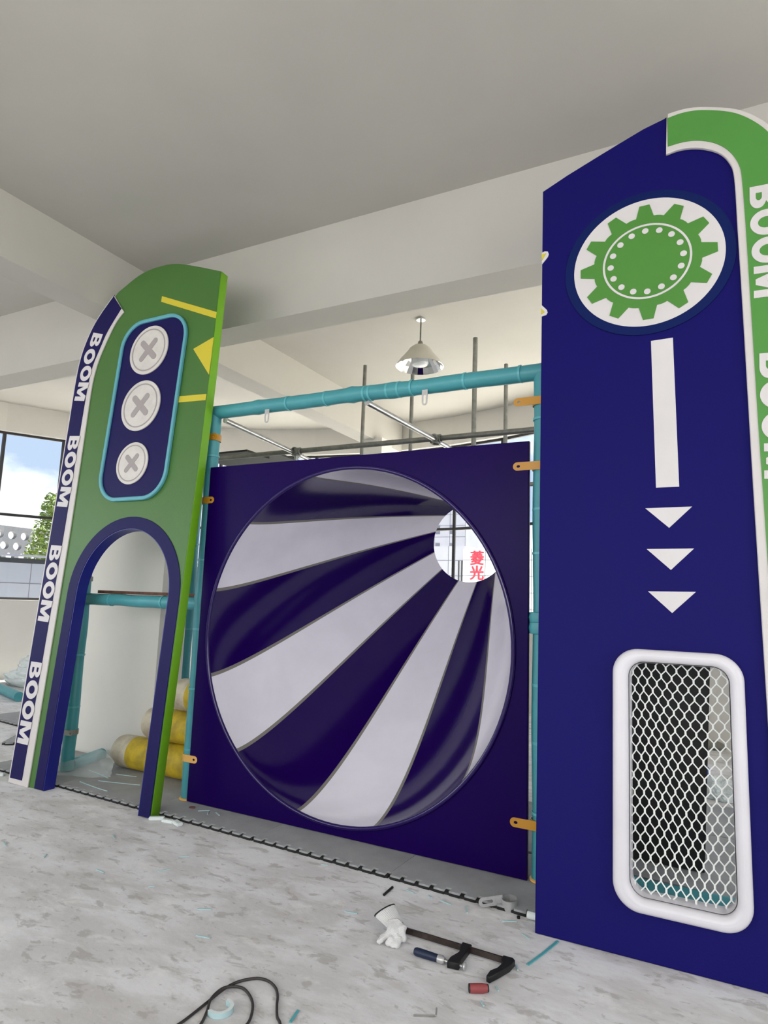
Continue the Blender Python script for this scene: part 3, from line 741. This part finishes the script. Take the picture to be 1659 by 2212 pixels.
obj('ferrule', lathem([(.001, 0), (.0165, 0), (.0165, .02), (.011, .03), (.001, .03)], 24, axisM(hc+Vector((.228, 0, 0)), hc+Vector((.26, 0, 0)))), 'zinc', CLp, smooth=True)

o = thing('red_handle', 'loose red tool handle with black ends lying in front of the clamp', 'tool handle', (-.940, 2.619, .0175), (0, 0, R(31)))
obj('grip', lathem([(.0165, .004), (.0172, .03), (.0172, .055), (.014, .073)], 28, axisM((0, 0, 0), (1, 0, 0))), 'handle_red', o, smooth=True)
obj('handle_end', lathem([(.001, 0), (.015, 0), (.0165, .004)], 28, axisM((0, 0, 0), (1, 0, 0))), 'tool_black', o, label='black end')
obj('handle_end', lathem([(.014, .073), (.0125, .078), (.001, .078)], 28, axisM((0, 0, 0), (1, 0, 0))), 'tool_black', o, label='black end')
tag(obj('hex_key', tubem([(-1.064, 2.378, .0035), (-1.0, 2.411, .0035), (-.993, 2.416, .0045), (-.991, 2.418, .008), (-.9905, 2.419, .03)], .0032, 6), 'steel'), 'small steel hex key lying nearest the bottom edge', 'hex key')
hz = R(55)
cab = smoothpath([(-1.76, 1.82, .006), (-1.747, 1.904, .006), (-1.747, 1.978, .006), (-1.751, 2.068, .006), (-1.751, 2.151, .007), (-1.736, 2.212, .006), (-1.693, 2.262, .006), (-1.644, 2.272, .006), (-1.592, 2.251, .006), (-1.553, 2.213, .006), (-1.521, 2.166, .006), (-1.479, 2.112, .006), (-1.446, 2.085, .006), (-1.38, 2.0, .006), (-1.33, 1.85, .006), (-1.40, 1.74, .006), (-1.5, 1.76, .006), (-1.54, 1.88, .006), (-1.540, 1.96, .006), (-1.545, 2.026, .006), (-1.564, 2.072, .006), (-1.600, 2.124, .006), (-1.646, 2.162, .006), (-1.695, 2.182, .007), (-1.727, 2.163, .012), (-1.748, 2.125, .017), (-1.744, 2.062, .014), (-1.715, 2.008, .006), (-1.683, 1.943, .006), (-1.66, 1.85, .006)], 7)
tag(obj('power_cable', tubem(cab, .0052, 10), 'cable_black', smooth=True), 'black cable coiled in two loops on the concrete at the bottom', 'cable')
cfo = smoothpath([(-1.711, 2.000), (-1.681, 1.994), (-1.656, 2.010), (-1.650, 2.045), (-1.664, 2.075), (-1.695, 2.090)], 5)
bm = bmesh.new(); prev = None
for i, p in enumerate(cfo):
    c = Vector((-1.690, 2.043)); d = (Vector(p[:2])-c).normalized(); c = c+Vector((.010, -.004))
    q = [bm.verts.new((c.x+d.x*r_, c.y+d.y*r_, z)) for r_, z in ((.048, .001), (.048, .02), (.034, .02), (.034, .001))]
    if prev:
        for k in range(4): bm.faces.new((prev[k], prev[(k+1) % 4], q[(k+1) % 4], q[k])).material_index = 1 if k == 1 else 0
    else: bm.faces.new(q[::-1])
    prev = q
bm.faces.new(prev); bmesh.ops.recalc_face_normals(bm, faces=bm.faces)
tag(obj('foam_offcut', bm, ['foam_pale', 'foam_white']), 'C-shaped teal foam tube offcut lying inside the cable loop', 'foam offcut')
# steel pipe hoop bracket on the floor
HB = thing('hoop_bracket', 'galvanised ring bracket with a slotted tail lying at the mat edge', 'bracket', (-1.012, 3.395, 0))
obj('ring', lathem([(.036, .004), (.040, .004), (.040, .052), (.036, .052)], 40, Matrix.Rotation(R(6), 4, 'X'), closed=True), 'zinc', HB, smooth=True)
o_, h_ = slot_tab(.046, .125, .016, .06, .10)
me = flat([o_, h_[::-1]], .003, 0); o = obj('slotted_tail', me, 'zinc', HB); o.rotation_euler = (R(0), R(83), R(34)); o.location = (-.03, -.012, .042)
def strips(L_, group, m='foam_pale', w=.007, z=.001):
    for (a, b, lab) in L_:
        a = Vector(a); b = Vector(b); d = (b-a); n = Vector((-d.y, d.x)).normalized()*w/2; bm = bmesh.new()
        N_ = 4; vs = []
        bend = random.uniform(-.015, .015)*d.length
        for k in range(N_+1):
            t = k/N_; c = a+d*t+n.normalized()*bend*sin(pi*t)
            vs.append([bm.verts.new((c.x+s*n.x, c.y+s*n.y, zz)) for s, zz in ((-1, z), (1, z), (1, z+.004), (-1, z+.004))])
        for p, q in zip(vs, vs[1:]):
            for k in range(4): bm.faces.new((p[k], p[(k+1) % 4], q[(k+1) % 4], q[k]))
        bm.faces.new(vs[0]); bm.faces.new(vs[-1]); bmesh.ops.recalc_face_normals(bm, faces=bm.faces)
        tag(obj('foam_sliver', bm, m), lab, 'foam scrap', group)
G_ = 'pale teal foam slivers on the floor'
strips([((-1.539, 3.305), (-1.485, 3.292), 'pale foam sliver at the mat edge, just right of the black stick'),
        ((-1.414, 3.310), (-1.389, 3.29), 'tiny pale foam sliver at the mat edge between the black stick and the ring bracket'),
        ((-1.338, 3.288), (-1.273, 3.273), 'long thin pale foam sliver below the mat edge left of the ring bracket tail'),
        ((-1.205, 3.297), (-1.175, 3.235), 'slanting pale foam sliver just left of the ring bracket tail'),
        ((-1.005, 3.250), (-.940, 3.281), 'curved pale foam sliver in front of the ring bracket'),
        ((-2.094, 3.344), (-2.053, 3.351), 'tiny pale foam sliver at the mat edge below the middle of the purple panel'),
        ((-.857, 2.922), (-.852, 2.852), 'longer of two pale foam slivers right behind the clamp jaw'),
        ((-.836, 2.910), (-.818, 2.873), 'shorter of two pale foam slivers right behind the clamp jaw'),
        ((-.860, 2.715), (-.843, 2.690), 'pale foam sliver below the tip of the clamp jaw'),
        ((-.880, 2.590), (-.860, 2.567), 'pale foam sliver at the right end of the red handle'),
        ((-3.846, 2.598), (-3.772, 2.566), 'pale foam sliver nearest the left edge of the floor'),
        ((-3.445, 2.573), (-3.477, 2.615), 'slanting pale foam sliver, second from the left edge of the floor'),
        ((-3.426, 3.024), (-3.358, 2.982), 'pale foam sliver on the floor in front of the right foot of the green board'),
        ((-2.831, 2.992), (-2.785, 3.022), 'pale foam sliver on the floor in front of the left part of the purple panel'),
        ((-3.073, 2.625), (-3.006, 2.619), 'pale foam sliver on the bare floor left of the centre'),
        ((-2.783, 2.785), (-2.747, 2.835), 'pale foam sliver lying far left of the glove, behind the smallest one'),
        ((-2.678, 2.622), (-2.658, 2.647), 'smallest pale foam sliver in the middle of the open floor'),
        ((-2.298, 2.573), (-2.240, 2.605), 'pale foam sliver on the floor behind the cable loops'),
        ((-2.129, 2.389), (-2.062, 2.403), 'pale foam sliver on the floor nearest behind the cable loops'),
        ((-1.688, 2.930), (-1.625, 2.944), 'pale foam sliver on the floor left of the white glove'),
        ((-.886, 3.180), (-.846, 3.150), 'short pale foam sliver near the corner of the gear board')], G_)
strips([((-4.491, 3.606), (-4.119, 3.554), 'long pale foam sliver nearest the arch threshold'),
        ((-4.712, 3.86), (-4.393, 3.79), 'long pale foam sliver slanting behind the arch threshold'),
        ((-4.445, 3.906), (-4.251, 3.945), 'pale foam sliver in front of the lowest yellow roll'),
        ((-4.40, 3.70), (-4.05, 3.80), 'pale foam sliver crossing the mat beside the right leg of the arch'),
        ((-3.261, 3.590), (-3.203, 3.642), 'pale foam sliver on the mat nearest the brown disc'),
        ((-3.20, 3.625), (-3.16, 3.575), 'short pale foam sliver standing across on the mat right of the brown disc'),
        ((-3.14, 3.635), (-3.08, 3.601), 'pale foam sliver on the mat farthest right of the brown disc')], G_, z=.0245)
strips([((-.794, 2.934), (-.728, 3.200), 'long straight pale teal foam strip touching the foot of the gear board')], None, m='tape_teal', w=.012)
strips([((-1.440, 2.187), (-1.425, 2.116), 'short straight teal foam strip right of the black cable')], None, m='tape_teal', w=.009)
def chunk(name, loc, s, rz, m, lab, cat='foam scrap', grp=None):
    bm = bmesh.new(); box(bm, -s[0]/2, s[0]/2, -s[1]/2, s[1]/2, 0, s[2]); bmesh.ops.bevel(bm, geom=bm.edges[:], offset=min(s)*.2, segments=2, affect='EDGES')
    o = tag(obj(name, bm, m), lab, cat, grp); o.location = loc; o.rotation_euler = (0, 0, rz); return o
chunk('black_stick', (-1.610, 3.237, 0), (.012, .11, .01), R(2), 'tool_black', 'short black plastic stick on the concrete near the mat edge', 'stick')
chunk('foam_piece', (-3.415, 3.37, 0), (.10, .035, .02), R(35), 'foam_white', 'white foam scrap touching the foot of the green board')
chunk('foam_piece', (-3.315, 3.372, 0), (.085, .03, .018), R(10), 'foam_white', 'white foam scrap just right of the one at the green board foot')
chunk('foam_piece', (-3.235, 3.375, 0), (.085, .04, .02), R(-20), 'foam_white', 'white curved foam scrap lying alone on the mat edge')
chunk('foam_piece', (-5.215, 3.425, 0), (.075, .04, .02), R(30), 'foam_white', 'white foam scrap left of the lettered strip foot')
o = tag(obj('brown_lid', lathem([(.001, 0), (.022, 0), (.022, .006), (.001, .007)], 24), 'lid_brown'), 'small brown disc on the mat at the purple panel corner', 'lid'); o.location = (-3.343, 3.62, .0245)
o = tag(obj('black_plug', lathem([(.001, 0), (.008, 0), (.008, .01), (.001, .012)], 16), 'tool_black'), 'tiny black plug beside the ring bracket', 'plug'); o.location = (-.945, 3.322, 0)
tag(obj('white_pipe_end', tubem([(-.905, 3.336, .021), (-.70, 3.340, .021)], .017, 20), 'foam_white', smooth=True), 'white pipe end sticking out from behind the gear board corner', 'pipe')

# clear plastic sheet inside the arch
bm = bmesh.new(); nx, ny = 40, 10
pth = smoothpath([(-4.93, 3.70, 0), (-4.80, 3.635, 0), (-4.70, 3.66, 0), (-4.52, 3.72, 0), (-4.40, 3.82, 0)], 10)
gr = []
for i, p in enumerate(pth):
    t = i/(len(pth)-1); h = .21*(.75+.25*sin(9*t+.7))*(1 if t < .8 else 1-(t-.8)*1.5)
    gr.append([bm.verts.new((p.x+.03*s/ny*sin(12*t)+.012*noise.noise((i*.4, s*.5, 0)), p.y+.05*(s/ny)**2*cos(7*t)+.014*noise.noise((i*.4, s*.5, 5)), .027+h*s/ny)) for s in range(ny+1)])
for a, b in zip(gr, gr[1:]):
    for s in range(ny): bm.faces.new((a[s], b[s], b[s+1], a[s+1]))
tag(obj('clear_sheet', bm, 'clear_film', smooth=True), 'crumpled clear plastic sheet around the post foot inside the arch', 'plastic sheet')
# far-left litter
def crumple(name, c, sx, sy, sz, lab, seed):
    bm = bmesh.new(); bmesh.ops.create_icosphere(bm, subdivisions=5, radius=1)
    for v in bm.verts:
        d = v.co.copy(); k = 1+.35*noise.noise(d*1.7+Vector((seed, 0, 0)))+.16*abs(noise.noise(d*5+Vector((0, seed, 0))))+.06*noise.noise(d*14)
        v.co = Vector((d.x*sx*k, d.y*sy*k, max(0.003, (d.z*.9+.35)*sz*k)))
    o = tag(obj(name, bm, 'white_film', smooth=True), lab, 'plastic bag'); o.location = c; return o
crumple('plastic_bag', (-9.3, 6.75, 0), .75, .4, .34, 'crumpled white plastic bag on the floor far left', 2)
crumple('plastic_bag', (-.10, 6.25, 0), .13, .14, .11, 'crumpled white plastic bag seen through the net', 5)
chunk('blue_scrap', (-.215, 6.74, 0), (.06, .10, .12), 0, 'blue_plastic', 'small blue plastic piece seen through the net', 'scrap')
o = thing('teal_pipe', 'loose teal foam-covered pipe lying on the far left floor', 'pipe', (-8.36, 5.64, .065))
obj('foam_sleeve', tubem([(0, 0, 0), (-1.9, .62, 0)], .062, 24), 'foam_teal', o, smooth=True)
tag(obj('floor_pipe', tubem([(-1.2, 8.35, .05), (1.2, 8.2, .05)], .05, 16), 'steel_dull', smooth=True), 'grey pipe lying on the floor at the far wall seen through the net', 'pipe')

# ------------------------------------------------------------------ outside
# parapet round the terrace
bm = bmesh.new(); RP = 8.5
def arcwall(bm, r, t, a0, a1, z0, z1, n, mi=0):
    vs = []
    for k in range(n+1):
        a = R(a0+(a1-a0)*k/n); vs.append([bm.verts.new((CX+rr_*cos(a), CY+rr_*sin(a), z)) for rr_, z in ((r, z0), (r, z1), (r+t, z1), (r+t, z0))])
    for p, q in zip(vs, vs[1:]):
        for k in range(4): bm.faces.new((p[k], q[k], q[(k+1) % 4], p[(k+1) % 4])).material_index = mi
    bm.faces.new(vs[0]); bm.faces.new(vs[-1])
arcwall(bm, RP, .2, 118, 200, -.2, 1.98, 40)
arcwall(bm, RP-.004, .01, 118, 200, 1.575, 1.59, 40, 1)
for a in [147.9-4.6*k for k in range(-9, 6)]: arcwall(bm, RP-.004, .01, a-.05, a+.05, -.1, 1.98, 1, 1)
bmesh.ops.recalc_face_normals(bm, faces=bm.faces)
obj('trim_4', bm, ['parapet_stone', 'stone_joint'], kind='structure')
bm = bmesh.new(); arcwall(bm, 9.6, .1, 120, 200, 1.5, 2.12, 40, 0); bmesh.ops.recalc_face_normals(bm, faces=bm.faces)
RL = thing('terrace_railing', 'dark terrace railing beyond the pale parapet outside the left window', 'railing')
obj('rail_panel', bm, 'rail_dark', RL)
bm = bmesh.new(); arcwall(bm, 9.55, .2, 120, 200, 2.16, 2.20, 40, 0); bmesh.ops.recalc_face_normals(bm, faces=bm.faces)
obj('handrail', bm, 'stone_pale', RL)
def tree(loc, h, r, n, lab, seed):
    random.seed(seed)
    t = thing('tree', lab, 'tree', loc)
    obj('trunk', tubem([(0, 0, 0), (.03, 0, h*.5), (0, .05, h*.93)], [.06, .045, .015], 8), 'tree_bark', t)
    bm = bmesh.new()
    for _ in range(n):
        z = random.betavariate(1.6, 1.5)*h*.85+h*.15; rr_ = r*(1.15-.9*(z/h)**2)*math.sqrt(random.random()); a = random.random()*2*pi
        c = Vector((rr_*cos(a), rr_*sin(a), z)); s = random.uniform(.05, .09); d = Vector((random.gauss(0, 1), random.gauss(0, 1), random.gauss(0, .6))).normalized(); e = d.orthogonal().normalized()*.45
        bm.faces.new([bm.verts.new(c+q*s) for q in (-d, e, d, -e)])
    obj('foliage', bm, 'tree_leaf', t)
tree((-20, 11.6, -.2), 3.6, 1.0, 2600, 'leafy tree at the far left edge of the window view', 3)
tree((-20, 14.0, -.2), 4.9, .85, 3000, 'leafy young tree outside just left of the lettered strip', 4)
bm = bmesh.new()
box(bm, -.5, .5, -16, 16, -6, 4.2)
SB = thing('stadium_building', 'low grey building with oval openings beyond the trees outside', 'building', (-60, 44, 0))
hol = []
for i in range(-12, 13):
    for j, zz in enumerate((4.35, 5.35, 6.35)): hol.append(arc(i*1.25+(.6 if j % 2 else 0), zz, .42, .38, 0, 340, 16)[::-1])
me = flat([[(-16, 3.8), (16, 3.8), (16, 7.1), (-16, 7.2)]]+hol, .5, -.5)
o = obj('pierced_facade', me, 'stadium_grey', SB); o.rotation_euler = (0, 0, R(90)); o.location = (.5, 0, 0)
obj('building_core', bm, 'stone_pale', SB)
# buildings seen through the tunnel
def bldg(name, lab, x0, x1, y, z1, wins, dep=6, m='stone_pale'):
    b = thing(name, lab, 'building', ((x0+x1)/2, y, -.2)); hw = (x1-x0)/2
    bm = boxm(-hw, hw, 0, dep, 0, z1+.2)
    obj('building_wall', bm, m, b)
    jb_ = bmesh.new()
    for z in [k*.75 for k in range(1, int(z1/.75)+1)]: box(jb_, -hw, hw, -.012, .0, z, z+.025)
    for x in [-hw+k*1.1 for k in range(1, int(2*hw/1.1)+1)]: box(jb_, x, x+.025, -.012, 0, 0, z1+.2)
    obj('wall_joints', jb_, 'stone_joint', b)
    for (a, c, zz, zw) in wins:
        obj('window', boxm(a-(x0+x1)/2, c-(x0+x1)/2, -.03, .01, zz+.2, zw+.2), 'stone_joint' if name == 'tower_block' else 'rail_dark', b)
    return b
bldg('office_building', 'pale stone office building seen through the tunnel opening', -15.5, -11.25, 30, 4.28, [(-11.66, -11.60, 1.2, 3.55), (-11.50, -11.43, 1.2, 3.55), (-13.2, -13.1, 1.2, 3.5)])
bldg('tower_block', 'taller pale apartment tower behind the office building', -19.5, -15.1, 40, 8.2, [(-16.2, -15.9, 6.0, 6.6), (-17.2, -16.9, 6.0, 6.6), (-16.2, -15.9, 4.8, 5.4), (-17.2, -16.9, 4.8, 5.4), (-18.2, -17.9, 6.0, 6.6)])
bs = bldg('sign_building', 'white building carrying the red vertical sign seen through the tunnel', -11.22, -7.0, 29.5, 4.1, [], m='sign_white')
tx = bpy.data.curves.new('t', 'FONT'); tx.body = '\u83f1\n\u5149'; tx.size = .72; tx.space_line = .978; tx.extrude = .02; tx.align_x = 'CENTER'
o = bpy.data.objects.new('t', tx); COL.objects.link(o); bpy.context.view_layer.update()
me = bpy.data.meshes.new_from_object(o.evaluated_get(bpy.context.evaluated_depsgraph_get())); bpy.data.objects.remove(o)
bm = bmesh.new()
for ox, oy, oz in ((0, 0, 0), (.014, 0, .002), (-.014, 0, .004), (0, .014, .006), (0, -.014, .008)):
    q = me.copy()
    for v in q.vertices: v.co = (v.co.x+ox, -v.co.z-oz, v.co.y+oy)
    bm.from_mesh(q); bpy.data.meshes.remove(q)
o = obj('sign_lettering', bm, 'sign_red', bs, label='red vertical sign characters'); o.location = (-10.50+9.11, -.05, 3.38+.2)
